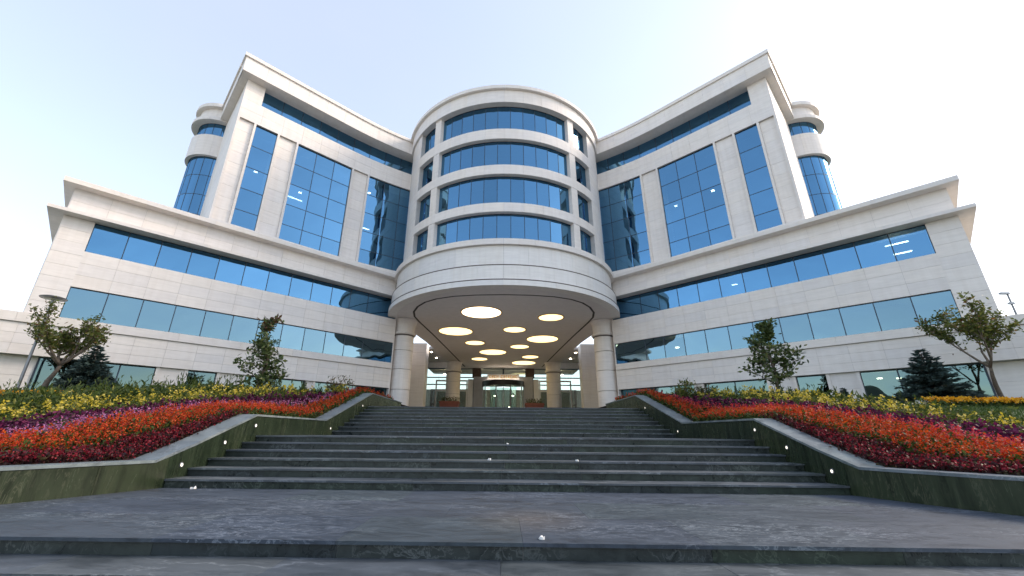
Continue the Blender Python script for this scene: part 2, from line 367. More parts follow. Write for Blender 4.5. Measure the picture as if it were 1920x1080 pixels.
# front edge of the lower landing and its big slabs
core = MB(); core.box(-wallx(FR)+0.02, wallx(FR)-0.02, FR+0.045, Y1+0.03, ZL-0.6, ZL-0.034); lc = core.build('landing', M['joint'], st)
rows_y = np.linspace(FR, Y1+0.016, 4)
for r in range(3):
    y0, y1 = rows_y[r], rows_y[r+1]; h = wallx(y0)
    off = 0.9*(r % 2)
    cut = [-h]+[x for x in np.arange(-7.2+off, 7.3, 1.85) if -h+0.4 < x < h-0.4]+[h]
    for i in range(len(cut)-1):
        m = MB(); m.box(cut[i]+0.0012, cut[i+1]-0.0012, (y0-0.004 if r == 0 else y0+0.0012), y1-0.0012, ZL-0.034, ZL+random.uniform(-0.0006, 0.0006))
        m.build('landing_slab', M['tread'], lc)
        if r == 0:
            m = MB(); m.box(cut[i]+0.002, cut[i+1]-0.002, y0+0.034, y0+0.045, ZL-RISE, ZL-0.036); m.build('riser_slab', M['granite'], lc)
core = MB(); core.box(-WX+0.01, WX-0.01, Y1+5*TREAD+0.6, Y2+0.03, ZM-0.5, ZM-0.034); uc = core.build('landing', M['joint'], st)
ry = np.linspace(Y1+5*TREAD+0.622, Y2+0.016, 4)
for r in range(3):
    cut = list(np.linspace(-WX+0.004, WX-0.004, 8))
    for i in range(7):
        m = MB(); m.box(cut[i]+0.0015, cut[i+1]-0.0015, ry[r]+0.0015, ry[r+1]-0.0015, ZM-0.034, ZM); m.build('landing_slab', M['tread'], uc)

# ------------------------------------------------------------------ flank walls of the stairs
def flank(s, label):
    w = thing('retaining_wall', label, 'wall', (s*6.7, 8.4, -1.0), 'walls flanking the stairs')
    ys = [0.5, 2, 3, 4, 5, 6, 7, 7.7, 8.15, 9, 10, 11.0, 12.5, 14, 15.4, 16.6, 17.8, 19, 20.45, 22, 24, 26.4]
    m = MB(); cs = []
    for Y in ys:
        x = wallx(Y); z = walltop(Y)-0.05; cs.append((x, Y, z))
        for (dx, zz) in ((0.02, -2.25), (0.40, -2.25), (0.40, z), (0.02, z)): m.v.append((s*(x+dx), Y, zz))
    for i in range(len(ys)-1):
        for k in range(4):
            f = (4*i+k, 4*i+(k+1) % 4, 4*i+4+(k+1) % 4, 4*i+4+k); m.f.append(f if s < 0 else f[::-1]); m.mi.append(0)
    m.f.append((3, 2, 1, 0)); e = 4*(len(ys)-1); m.f.append((e, e+1, e+2, e+3)); m.mi += [0, 0]
    m.build('wall_core', M['joint'], w)
    # facing slabs towards the stairs
    brk = [0.5, 2.1, 3.6, 5.0, 6.3, 7.35, 8.4, 9.9, 11.2, 12.6, 14.0, 15.4, 16.9, 18.4, 19.9, 21.5, 23.1, 24.8, 26.4]
    for i in range(len(brk)-1):
        m = MB(); ya, yb = brk[i]+0.002, brk[i+1]-0.002
        mid = [ya]+[y for y in ys if ya < y < yb]+[yb]
        for Y in mid:
            x = wallx(Y); z = walltop(Y)-0.05
            for (dx, zz) in ((0.0, -2.25), (0.02, -2.25), (0.02, z), (0.0, z)): m.v.append((s*(x+dx), Y, zz))
        for j in range(len(mid)-1):
            for k in range(4):
                f = (4*j+k, 4*j+(k+1) % 4, 4*j+4+(k+1) % 4, 4*j+4+k); m.f.append(f if s < 0 else f[::-1]); m.mi.append(0)
        m.f.append((3, 2, 1, 0)); e = 4*(len(mid)-1); m.f.append((e, e+1, e+2, e+3)); m.mi += [0, 0]
        m.build('facing_slab', M['wallgreen'], w)
    # end face slab at the plaza
    m = MB(); m.box(min(s*(WX), s*(WX+0.42)), max(s*WX, s*(WX+0.42)), 26.4, 26.43, -0.5, walltop(26)-0.05); m.build('facing_slab', M['wallgreen'], w)
    # cap stones
    cb = [0.5, 2.4, 4.3, 6.2, 8.15, 9.1, 10.05, 11.0, 12.5, 13.95, 15.4, 17.1, 18.8, 20.45, 22.4, 24.4, 26.5]
    for i in range(len(cb)-1):
        m = MB(); ya, yb = cb[i]+0.0015, cb[i+1]-0.0015
        mid = [ya]+[y for y in ys if ya < y < yb]+[yb]
        for Y in mid:
            x = wallx(Y); z = walltop(Y)
            for (dx, zz) in ((-0.025, z-0.048), (0.46, z-0.048), (0.46, z), (-0.025, z)): m.v.append((s*(x+dx), Y, zz))
        for j in range(len(mid)-1):
            for k in range(4):
                f = (4*j+k, 4*j+(k+1) % 4, 4*j+4+(k+1) % 4, 4*j+4+k); m.f.append(f if s < 0 else f[::-1]); m.mi.append(0)
        m.f.append((3, 2, 1, 0)); e = 4*(len(mid)-1); m.f.append((e, e+1, e+2, e+3)); m.mi += [0, 0]
        m.build('cap_stone', M['cap'], w)
    # small round step lights let into the wall
    for (Y, z) in ((8.75, -0.62), (9.95, -0.22), (11.05, 0.17), (15.9, 0.17), (19.2, 1.20)):
        m = MB(); x = wallx(Y)
        for k in range(12):
            pass
        ring = [(s*(x-0.012), Y+0.030*math.cos(a), z+0.030*math.sin(a)) for a in np.linspace(0, 2*math.pi, 14)[:-1]]
        back = [(s*(x+0.01), p[1], p[2]) for p in ring]
        m.poly(ring); m.poly(back[::-1])
        for k in range(13): m.poly([ring[k], back[k], back[(k+1) % 13], ring[(k+1) % 13]])
        lt = m.build('step_light', M['lamp_s'], w)
        m = MB(); m.tube([(s*(x-0.004), Y+0.040*math.cos(a), z+0.040*math.sin(a)) for a in np.linspace(0, 2*math.pi, 15)], [0.012]*15, 5, cap=False); m.build('rim', M['steel'], lt)
flank(-1, 'green marble wall with grey cap along the left side of the stairs')
flank(1, 'green marble wall with grey cap along the right side of the stairs')

# ------------------------------------------------------------------ the building
B = thing('office_building', 'pale stone office building with blue glass wings and a round central tower', 'building', (0, 32, ZP))
def wing_frame(s, K, curve=False):
    def fr(u, d, z):
        if curve and u > 10: d = d+0.64*((u-10)/5.7)**2
        k = K-R2*d; x = (k-R2*u)/2; y = (k+R2*u)/2
        return (s*x, y, z)
    return fr
def window(fr, us, zs, d, glass, name='window', fw=0.045, jit=0.002):
    """frame bars as one mesh, each pane its own object under it"""
    m = MB()
    for i, u in enumerate(us): m.prism(fr, u-fw/2, u+fw/2, d-0.10, d+0.012, zs[0], zs[-1])
    for z in zs:
        for i in range(len(us)-1): m.prism(fr, us[i]+fw/2, us[i+1]-fw/2, d-0.10, d+0.010, z-fw/2, z+fw/2)
    w = m.build(name, M['frame'], B)
    for i in range(len(us)-1):
        for j in range(len(zs)-1):
            m = MB(); a0, a1, c0, c1 = us[i]+fw/2, us[i+1]-fw/2, zs[j]+fw/2, zs[j+1]-fw/2
            t = [random.uniform(-jit, jit) for _ in range(4)]
            p = [fr(a0, d+t[0], c0), fr(a1, d+t[1], c0), fr(a1, d+t[2], c1), fr(a0, d+t[1]-t[0]+t[2]-t[1]+t[0]-0+t[0]*0, c1)]
            m.poly(p); m.build('pane', glass, w)
    return w
KL, KU = 38.71, 39.2
PW = 1.375
def disc_lamp(fr, u, z, d=-0.75, r=0.16, ln=None):
    m = MB()
    if ln: m.prism(fr, u, u+ln, d-0.08, d, z, z+0.05)
    else:
        m.prism(fr, u-r, u+r, d-r, d+r, z, z+0.05)
    m.build('ceiling_lamp', M['lamp'], B)
for s in (-1, 1):
    L = wing_frame(s, KL); U = wing_frame(s, KU, True)
    UE = 15.5                                      # low facade stops beside the entrance recess
    # --- low wing: dark cores behind the glass and solid strips
    m = MB(); m.prism(L, -3.05, UE, -9, -1.3, 0.6, 11.4); m.build('core', M['dark'], B)
    for (z0, z1, ue) in ((3.15, 4.98, UE), (6.52, 8.36, UE), (9.98, 11.45, 15.5)):
        piece('wall_backing', M['joint'], B, L, -3.08, ue, -1.3, -0.03, z0+0.004, z1-0.004)
    piece('pier_backing', M['joint'], B, L, -3.08, -2.02, -1.3, -0.03, 4.98, 9.98)
    piece('end_backing', M['joint'], B, L, -3.09, -3.05, -9.0, -1.3, 0.6, 11.4)
    panels('wall_panel', M['stone'], B, L, -3.1, UE, -0.03, 0.0, 3.16, 4.53, PW, 0.46)
    panels('wall_panel', M['stone'], B, L, -2.0, UE, -0.03, 0.0, 6.53, 8.37, PW, 0.62)
    panels('pier_panel', M['stone'], B, L, -3.1, -2.0, -0.03, 0.0, 5.0, 9.97, 1.1, 0.62)
    panels('parapet_panel', M['stone'], B, L, -3.1, 15.2, -0.03, 0.0, 10.16, 11.5, PW, 0.67)
    # end return of the low wing
    def EL(v, d, z, s=s): p = L(-3.1-d, -v, z); return p
    panels('end_panel', M['stone'], B, EL, 0.03, 9.0, 0.0, 0.03, 5.0, 11.5, 2.2, 1.3)
    # belt course, ledge, coping (end to end lengths)
    for i in range(10):
        a0 = -12.0+i*2.92; a1 = min(a0+2.92, UE)
        if a0 < UE: piece('belt_course', M['trim'], B, L, a0+0.003, a1-0.003, -0.4, 0.10, 4.56, 4.985)
    def ends(name, mat, fr, a0, a1, over, z0, z1, back, nseg, n=1):
        w_ = (a1-a0)/nseg
        for i in range(nseg): piece(name, mat, B, fr, a0+i*w_+(0.002 if i else 0), a0+(i+1)*w_-0.002, -0.5, over, z0, z1, n)
        def E2(v, d, z): return fr(a0+d, -v, z)
        piece(name, mat, B, E2, 0.502, back, 0.0, 0.5+over, z0, z1)
    ends('ledge', M['trim'], L, -3.70, 15.4, 0.60, 9.98, 10.15, 9.5, 6)
    ends('coping', M['trim'], L, -3.55, 15.4, 0.58, 11.50, 11.75, 9.5, 6)
    # podium running on past the wing's end
    m = MB(); m.prism(L, -12.0, -3.1, -8, -1.0, 0.5, 4.5); m.prism(L, -12, -3.1, -1.0, -0.03, 3.16, 4.55); m.build('podium_core', M['joint'], B)
    panels('wall_panel', M['stone'], B, L, -12.0, -3.105, -0.03, 0.0, 3.16, 4.53, PW*1.3, 0.46)
    panels('podium_panel', M['stone'], B, L, -12.0, -2.15, -0.45, -0.42, 0.6, 3.15, 1.6, 0.85)
    m = MB(); m.prism(L, -12, -2.15, -1.3, -0.45, 0.5, 3.15); m.build('podium_wall', M['joint'], B)
    # ground floor glazing and piers
    gl = [(-2.1, 2.05, 3), (3.42, 4.75, 1), (6.15, 9.6, 2), (10.2, UE, 4)]
    piece('end_return', M['stone'], B, L, UE-0.002, UE+0.06, -8.5, -0.001, 0.6, 11.45)
    for (a, b, n) in gl: window(L, list(np.linspace(a, b, n+1)), [1.0, 3.13], -0.35, M['glass_gf'], fw=0.06)
    for (a, b) in ((2.05, 3.42), (4.75, 6.15), (9.6, 10.2)):
        m = MB(); m.prism(L, a+0.01, b-0.01, -1.3, -0.20, 0.6, 3.15); m.build('pier', M['joint'], B)
        panels('pier_panel', M['stone'], B, L, a+0.16, b-0.16, -0.2, -0.17, 0.7, 3.14, 1.4, 0.8)
        for q in (a, b-0.16): piece('pier_edge', M['trim'], B, L, q+0.003, q+0.157, -0.5, -0.10, 0.7, 3.145)
    # window bands
    us = [-2.0+PW*i for i in range(12)]; us = [u for u in us if u < UE-0.5]+[UE]
    window(L, us, [5.0, 6.50], -0.10, M['glass_low'])
    us2 = us
    window(L, us2, [8.39, 9.96], -0.16, M['glass'])
    # --- upper block
    m = MB(); m.prism(U, 2.5, 16.2, -8, -1.4, 11.5, 24.2, 6); m.build('core', M['dark'], B)
    piece('wall_backing', M['joint'], B, U, 2.48, 16.2, -1.4, -0.03, 20.004, 21.596, 6)
    piece('wall_backing', M['joint'], B, U, 2.48, 16.2, -1.4, -0.03, 11.6, 12.25, 6)
    piece('pier_backing', M['joint'], B, U, 2.48, 3.6, -1.4, -0.03, 21.6, 23.3)
    panels('wall_panel', M['stone'], B, U, 2.45, 16.1, -0.03, 0.0, 20.0, 21.59, PW, 0.80)
    panels('pier_panel', M['stone'], B, U, 2.45, 3.58, -0.03, 0.0, 21.6, 23.19, 1.2, 0.8)
    panels('sill_panel', M['stone'], B, U, 2.45, 16.1, -0.03, 0.0, 11.75, 12.245, PW, 0.5)
    for (a, b) in ((2.45, 3.6), (4.97, 6.4), (10.55, 12.0)):
        m = MB(); m.prism(U, a+0.14, b-0.14, -1.4, -0.20, 12.25, 19.99, 2); m.build('pilaster', M['joint'], B)
        panels('pilaster_panel', M['stone'], B, U, a+0.145, b-0.145, -0.20, -0.17, 12.25, 19.99, 1.5, 0.86)
        for q in (a, b-0.14): piece('pilaster_edge', M['trim'], B, U, q+0.002, q+0.138, -1.4, 0.0, 12.25, 19.995, 1)
    zr = [12.26, 13.42, 14.98, 16.63, 18.3, 19.98]
    window(U, [3.6, 4.97], zr, -0.16, M['glass'])
    window(U, list(np.linspace(6.4, 10.55, 4)), zr, -0.16, M['glass'])
    window(U, [12.0, 13.38, 14.76, 16.1], zr, -0.16, M['glass'])
    window(U, [3.6+1.39*i for i in range(10)], [21.61, 23.24], -0.45, M['glass'])
    # end wall of the upper block
    def EU(v, d, z, U=U): return U(2.45-d, -v, z)
    panels('end_panel', M['stone'], B, EU, 0.03, 6.1, -0.03, 0.0, 11.75, 23.19, 3.0, 0.86)
    m = MB(); m.prism(EU, 0.35, 16, -0.6, -0.03, 11.6, 24.2); m.build('end_wall', M['joint'], B)
    panels('end_panel', M['stone'], B, EU, 10.4, 16, -0.03, 0.0, 11.75, 23.19, 2.8, 0.86)
    # projecting fascia with coping
    nf = 10; w_ = (16.2-1.95)/nf
    m = MB(); m.prism(U, 1.99, 16.2, -8, 0.64, 23.20, 24.33, 8); m.build('fascia_backing', M['joint'], B)
    for i in range(nf):
        piece('soffit_panel', M['trim'], B, U, 1.96+i*w_+0.003, 1.96+(i+1)*w_-0.003, -0.6, 0.66, 23.17, 23.20, 2)
        for (z0, z1) in ((23.17, 23.76), (23.765, 24.35)):
            piece('fascia_panel', M['stone'], B, U, 1.955+i*w_+G/2, 1.955+(i+1)*w_-G/2, 0.662, 0.69, z0, z1, 2)
        piece('coping', M['trim'], B, U, 1.85+i*(w_+0.01)+0.002, 1.85+(i+1)*(w_+0.01)-0.002, -0.4, 0.80, 24.35, 24.62, 2)
    def EF(v, d, z, U=U): return U(1.95-d, 0.66-v, z)
    for i in range(4):
        piece('fascia_panel', M['stone'], B, EF, 0.03+i*1.62, 0.03+(i+1)*1.62-G, -0.04, 0.0, 23.17, 24.35)
        piece('coping', M['trim'], B, EF, 1.2+(i-0)*1.35, 1.2+(i+1)*1.35-0.004, -0.6, 0.11, 24.35, 24.62)
        piece('soffit_panel', M['trim'], B, EF, 0.03+i*1.62, 0.03+(i+1)*1.62-G, -0.5, -0.045, 23.165, 23.195)
    # rounded bay on the end wall
    bx, by = 23.35, 27.35
    a0, a1 = -45-2, 135+2           # half circle facing outwards (degrees from +X, right wing)
    def BF(phi, r, z, s=s): return (s*(bx+r*math.cos(rad(phi))), by+r*math.sin(rad(phi)), z)
    a0, a1 = -135-8, 45+8
    RG = 1.86
    for (r0, r1, z0, z1, nm, mt, k) in ((1.2, 2.12, 19.95, 21.85, 'bay_band', M['stone'], 6), (1.2, 2.38, 23.10, 23.40, 'bay_ledge', M['trim'], 4), (1.2, 2.02, 23.40, 24.42, 'bay_parapet', M['stone'], 6), (1.2, 2.34, 24.42, 24.74, 'bay_coping', M['trim'], 4)):
        st_ = (a1-a0)/k
        for i in range(k): piece(nm, mt, B, BF, a0+i*st_+0.12, a0+(i+1)*st_-0.12, r0, r1, z0+0.002, z1-0.002, 5)
    m = MB(); m.prism(BF, a0, a1, 0.1, 1.15, 11.0, 24.2, 14); m.build('bay_core', M['dark'], B)
    for zz in ([11.6, 13.3, 14.98, 16.63, 18.3, 19.95], [21.85, 23.10]):
        m = MB(); ph = list(np.linspace(a0+6, a1-6, 11))
        for z in zz: m.prism(BF, ph[0], ph[-1], RG-0.08, RG+0.012, z-0.02, z+0.02, 20)
        for p in ph: m.prism(BF, p-0.6, p+0.6, RG-0.08, RG+0.010, zz[0], zz[-1])
        w = m.build('bay_window', M['frame'], B)
        for i in range(10):
            for j in range(len(zz)-1):
                m = MB(); q = [ph[i]+0.6, ph[i+1]-0.6]; n = 4
                for k in range(n):
                    b0 = q[0]+(q[1]-q[0])*k/n; b1 = q[0]+(q[1]-q[0])*(k+1)/n
                    m.poly([BF(b0, RG, zz[j]+0.02), BF(b1, RG, zz[j]+0.02), BF(b1, RG, zz[j+1]-0.02), BF(b0, RG, zz[j+1]-0.02)])
                m.build('curved_pane', M['glass'], w, smooth=True)
    for (a, b) in ((a0-4, a0+5.6), (a1-5.6, a1+4)):
        m = MB(); m.prism(BF, a, b, 1.2, 2.05, 11.6, 23.10, 2); m.build('bay_jamb', M['stone'], B)
# lamps seen through the glass
Lm, Um = wing_frame(-1, KL), wing_frame(-1, KU, True); Lr, Ur = wing_frame(1, KL), wing_frame(1, KU, True)
for (fr, u, z, ln) in ((Um, 4.35, 16.9, None), (Um, 6.6, 16.0, 1.0), (Um, 7.35, 16.6, None), (Um, 12.5, 18.9, None), (Um, 12.0, 15.6, 0.9),
                       (Ur, 9.9, 16.6, None), (Ur, 7.2, 16.7, None), (Lr, 6.8, 9.3, 0.3), (Lr, 11.2, 5.75, None), (Lr, -1.3, 9.55, 0.9), (Lr, -1.3, 9.0, 0.7), (Lr, 0.6, 2.75, 0.2), (Lr, 1.4, 2.8, None)):
    disc_lamp(fr, u, z, -0.85, 0.10, ln)

# --- round central tower
CY0 = 32.0
def TF(phi, r, z): return (r*math.sin(rad(phi)), CY0-r*math.cos(rad(phi)), z)
def ringpieces(name, mat, p0, p1, r0, r1, z0, z1, step, gap=0.06, n=3):
    k = max(1, round((p1-p0)/step)); w = (p1-p0)/k
    for i in range(k): piece(name, mat, B, TF, p0+i*w+gap/2, p0+(i+1)*w-gap/2, r0, r1, z0, z1, n)
m = MB(); m.prism(TF, -150, 150, 0.5, 6.5, 9.3, 24.2, 40); m.build('tower_core', M['dark'], B)
RB = 8.39
bands = [(20.0, 20.87), (17.0, 17.75), (14.02, 14.70)]
for (z0, z1) in bands:
    m = MB(); m.prism(TF, -56, 56, 6.5, RB-0.03, z0+0.006, z1-0.006, 28); m.build('band_backing', M['joint'], B)
    ringpieces('band_panel', M['stone'], -56, 56, RB-0.03, RB, z0, z1, 9.34)
    ringpieces('band_soffit', M['trim'], -56, 56, RB-0.6, RB-0.035, z0-0.012, z0+0.004, 18.7, n=5)
opens = [(20.88, 23.19), (17.76, 19.99), (14.71, 16.99), (11.76, 14.0)]
RGT = 8.06
for (z0, z1) in opens:
    for (p0, p1, k) in ((-35.6, 35.6, 11), (-54, -40.4, 2), (40.4, 54, 2)):
        ps = list(np.linspace(p0-0.9, p1+0.9, k+1)); m = MB()
        for p in ps: m.prism(TF, p-0.15, p+0.15, RGT-0.1, RGT+0.012, z0, z1)
        m.prism(TF, ps[0], ps[-1], RGT-0.1, RGT+0.01, z0, z0+0.05, k*2); m.prism(TF, ps[0], ps[-1], RGT-0.1, RGT+0.01, z1-0.05, z1, k*2)
        w = m.build('tower_window', M['frame'], B)
        for i in range(k):
            m = MB(); t = [random.uniform(-0.0015, 0.0015) for _ in range(2)]
            m.poly([TF(ps[i]+0.15, RGT+t[0], z0+0.05), TF(ps[i+1]-0.15, RGT+t[1], z0+0.05), TF(ps[i+1]-0.15, RGT+t[1], z1-0.05), TF(ps[i]+0.15, RGT+t[0], z1-0.05)])
            m.build('pane', M['glass'], w)
    for c in (-38, 38): piece('tower_post', M['trim'], B, TF, c-2.15, c+2.15, RGT-0.3, RB-0.02, z0, z1, 3)
for sgn in (-1, 1):
    m = MB(); a, b = sorted((sgn*53.5, sgn*104)); m.prism(TF, a+0.02, b, 6.5, RB-0.03, 11.76, 23.2, 12); m.build('wall_backing', M['joint'], B)
    a, b = sorted((sgn*53.5, sgn*92))
    for (z0, z1) in opens+bands:
        for r in range(1 if z1-z0 < 1 else 3):
            h = (z1-z0)/(1 if z1-z0 < 1 else 3)
            if z1-z0 < 1 and True: a2, b2 = sorted((sgn*56.05, sgn*92))
            else: a2, b2 = a, b
            ringpieces('tower_wall_panel', M['stone'], a2, b2, RB-0.03, RB-0.002, z0+r*h+0.004, z0+(r+1)*h-0.004, 9.6)
m = MB(); m.prism(TF, -104, 104, 6.5, 8.50, 23.23, 24.3, 52); m.build('fascia_backing', M['joint'], B)
ringpieces('fascia_panel', M['stone'], -96, 96, 8.505, 8.535, 23.2, 24.32, 9.6)
ringpieces('soffit_panel', M['trim'], -96, 96, 7.5, 8.50, 23.195, 23.225, 16, n=5)
ringpieces('coping', M['trim'], -104, 104, 8.0, 8.76, 24.33, 24.62, 13, n=4)
# drum of the entrance canopy
m = MB(); m.prism(TF, -104, 104, 6.5, 8.55, 8.62, 11.40, 52); m.build('drum_backing', M['groove'], B)
ringpieces('cornice', M['trim'], -104, 104, 8.0, 8.92, 11.36, 11.75, 13, n=4)
ringpieces('drum_panel', M['drum'], -104, 104, 8.5, 8.72, 9.93, 11.35, 10.4, n=3)
ringpieces('drum_panel', M['drum'], -104, 104, 8.5, 8.99, 8.92, 9.86, 10.4, n=3)
ringpieces('drum_lip', M['drum'], -104, 104, 8.5, 9.14, 8.50, 8.84, 20.8, n=5)
M['shade_line'] = plain('painted_shade_line', (0.10, 0.075, 0.06), 0.5)  # dark brown strips standing in for the shade in the drum's grooves
ringpieces('drum_shade_strip', M['shade_line'], -104, 104, 8.6, 8.998, 9.862, 9.926, 20.8, n=5)
ringpieces('drum_shade_strip', M['shade_line'], -104, 104, 8.6, 9.146, 8.844, 8.908, 20.8, n=5)
# soffit
HS = 8.50
arc = [TF(p, 9.06, 0)[:2] for p in np.linspace(0, 88, 24)]
half = arc+[(8.62, 33.2), (8.05, 35.5), (7.62, 39.0), (7.3, 44.0), (7.12, 51.0), (7.05, 56.0)]
outl = half+[(-x, y) for (x, y) in half[::-1]][:-1]
m = MB(); n = len(outl)
m.poly([(x, y, HS+0.02) for (x, y) in outl][::-1]); m.poly([(x, y, HS+0.45) for (x, y) in outl])
for i in range(n):
    a, b = outl[i], outl[(i+1) % n]; m.poly([(a[0], a[1], HS+0.02), (b[0], b[1], HS+0.02), (b[0], b[1], HS+0.45), (a[0], a[1], HS+0.45)])
m.build('canopy_soffit', M['soffit'], B)
inner = [(0, 24.74), (1.8, 24.83), (3.3, 25.12), (4.5, 25.65), (5.4, 26.4), (6.1, 27.4), (6.65, 28.7), (6.86, 30.0), (6.80, 31.5), (6.4, 36), (5.9, 43), (5.15, 54.3)]
path = [(-x, y) for (x, y) in inner[::-1]]+inner[1:]
m = MB()
for i in range(len(path)-1):
    a, b = Vector(path[i]), Vector(path[i+1]); t = (b-a).normalized(); nrm = Vector((-t.y, t.x))*0.075; a = a-t*0.01; b = b+t*0.01
    q = [a-nrm, b-nrm, b+nrm, a+nrm]; m.poly([(p.x, p.y, HS+0.012) for p in q]); m.poly([(p.x, p.y, HS+0.03) for p in q[::-1]])
    for k in range(4): m.poly([(q[k].x, q[k].y, HS+0.012), (q[k].x, q[k].y, HS+0.03), (q[(k+1) % 4].x, q[(k+1) % 4].y, HS+0.03), (q[(k+1) % 4].x, q[(k+1) % 4].y, HS+0.012)])
m.build('soffit_groove', M['groove'], B)
# luminous discs in the soffit
big = [(-1.64, 28.75), (-4.19, 34.6), (3.67, 37.5), (-1.16, 44.06), (2.56, 50.93)]
small = [(3.64, 30.03), (0.95, 33.9), (-2.81, 39.31), (1.67, 41.04), (3.12, 46.8), (-2.86, 48.34)]
for i, (x, y, r) in enumerate([(a, b, 1.47) for a, b in big]+[(a, b, 0.95) for a, b in small]):
    m = MB(); m.lathe(x, y, [(r-0.02, HS-0.02), (r+0.07, HS-0.02), (r+0.07, HS+0.015), (r-0.02, HS+0.015)], 40)
    m.f = [f for f in m.f if len(f) == 4]+[]; m.mi = [0]*len(m.f)
    b = 0; m.f += [(k*4, k*4+3, ((k+1) % 40)*4+3, ((k+1) % 40)*4) for k in range(40)]; m.mi = [0]*len(m.f)
    rim = m.build('soffit_lamp', M['gold'], B)
    m = MB(); m.poly([(x+r*math.cos(a), y+r*math.sin(a), HS-0.012) for a in np.linspace(0, -2*math.pi, 41)[:-1]])
    m.build('diffuser', M['disc_w'] if i == 0 else M['disc'], rim)
# higher ceiling outside the soffit and side walls of the recess
for s in (-1, 1):
    m = MB(); x0, x1 = sorted((s*6.9, s*11.4)); m.box(x0, x1, 46.5, 57.5, 9.35, 9.6); m.build('recess_ceiling', M['soffit'], B)
    def SW(v, d, z, s=s): return (s*(10.4-d), v, z)
    m = MB(); m.prism(SW, 33.0, 43.4, -0.6, -0.03, 1.0, 9.3); m.build('recess_wall', M['joint'], B)
    panels('recess_panel', M['stone'], B, SW, 33.0, 43.4, -0.03, 0.0, 1.0, 9.3, 1.75, 1.05)
    m = MB(); x0, x1 = sorted((s*8.39, s*10.37)); m.box(x0, x1, 43.53, 45.0, 1.0, 9.32); m.build('entrance_pier', M['joint'], B)
    for j in range(6):
        z0 = ZP-0.01+j*1.42; z1 = min(z0+1.42, 9.34)
        m = MB(); x0, x1 = sorted((s*8.36, s*10.39)); m.box(x0, x1, 43.5, 45.03, z0+0.008, z1-0.008); m.build('pier_drum', M['drum'], B)
    zs = [ZP+0.02, 4.2, 6.6, 9.3]
    window(SW, list(np.linspace(45.1, 55.9, 5)), zs, -0.1, M['glass_clear'], name='side_glazing', fw=0.12)
    m = MB(); x0, x1 = sorted((s*11.8, s*12.1)); m.box(x0, x1, 44, 56, ZP, 9.3); m.build('side_room_wall', M['room'], B)
    for y in (48.5, 52.5):
        m = MB(); m.lathe(s*8.7, y, [(0.08, 9.30), (0.12, 9.30), (0.12, 9.36), (0.08, 9.36)], 12); m.build('downlight', M['lamp'], B)
# columns: base, shaft drums, neck ring, capital
for (x, y, r) in ((-7.86, 31.3, 0.76), (7.86, 31.3, 0.76), (-6.2, 50.9, 0.88), (6.2, 50.9, 0.88)):
    c = MB(); c.lathe(x, y, [(r*0.9, ZP-0.05), (r*0.9, HS+0.1)], 24); col = c.build('column', M['joint'], B)
    m = MB(); m.lathe(x, y, [(r+0.16, ZP-0.02), (r+0.16, ZP+0.45), (r+0.10, ZP+0.52), (r+0.02, ZP+0.55)], 28); m.build('column_base', M['stone'], col)
    zz = [ZP+0.56, 3.1, 4.6, 6.05, 7.21]
    for i in range(4):
        m = MB(); z0, z1 = zz[i]+0.02, zz[i+1]-0.02
        m.lathe(x, y, [(r-0.012, z0), (r, z0+0.012), (r, z1-0.012), (r-0.012, z1)], 32); m.build('shaft_drum', M['stone'], col, smooth=False)
    m = MB(); m.lathe(x, y, [(r+0.02, 7.27), (r+0.13, 7.30), (r+0.17, 7.38), (r+0.13, 7.46), (r+0.02, 7.475)], 32); m.build('neck_ring', M['trim'], col)
    m = MB(); m.lathe(x, y, [(r+0.01, 7.20), (r+0.05, 7.20), (r+0.05, 7.265), (r+0.01, 7.265)], 32); m.build('neck_shade_strip', M['shade_line'], col)  # dark strip standing in for the shadow under the neck ring
    m = MB(); m.lathe(x, y, [(r+0.02, 7.475), (r+0.05, 8.0), (r+0.14, 8.3), (r+0.20, 8.5)], 32); m.build('capital', M['stone'], col)

# --- entrance lobby at the back of the canopy
YL = 56.0
def LB(a, d, z): return (a, YL-d, z)
m = MB(); m.box(-16, 16, 65, 65.3, ZP, 6.6); m.box(-11, 11, 56.4, 65, ZP-0.004, ZP+0.01); m.box(-11, 11, 56.2, 65, 9.0, 9.3)
m.build('lobby_wall', M['room'], B)
window(LB, [-10.9, -7.4, -4.0], [ZP+0.02, 3.4, 6.35, 7.3, 8.5], 0.0, M['glass_clear'], name='lobby_glazing', fw=0.14)
window(LB, [4.0, 7.4, 10.9], [ZP+0.02, 3.4, 6.35, 7.3, 8.5], 0.0, M['glass_clear'], name='lobby_glazing', fw=0.14)
window(LB, [-3.05, -0.05, 0.05, 3.05], [7.35, 8.5], 0.0, M['glass_clear'], name='lobby_glazing', fw=0.10)
m = MB(); m.box(-11.5, 11.5, 56.05, 56.2, 8.47, 9.4); m.build('lobby_beam', M['soffit'], B)
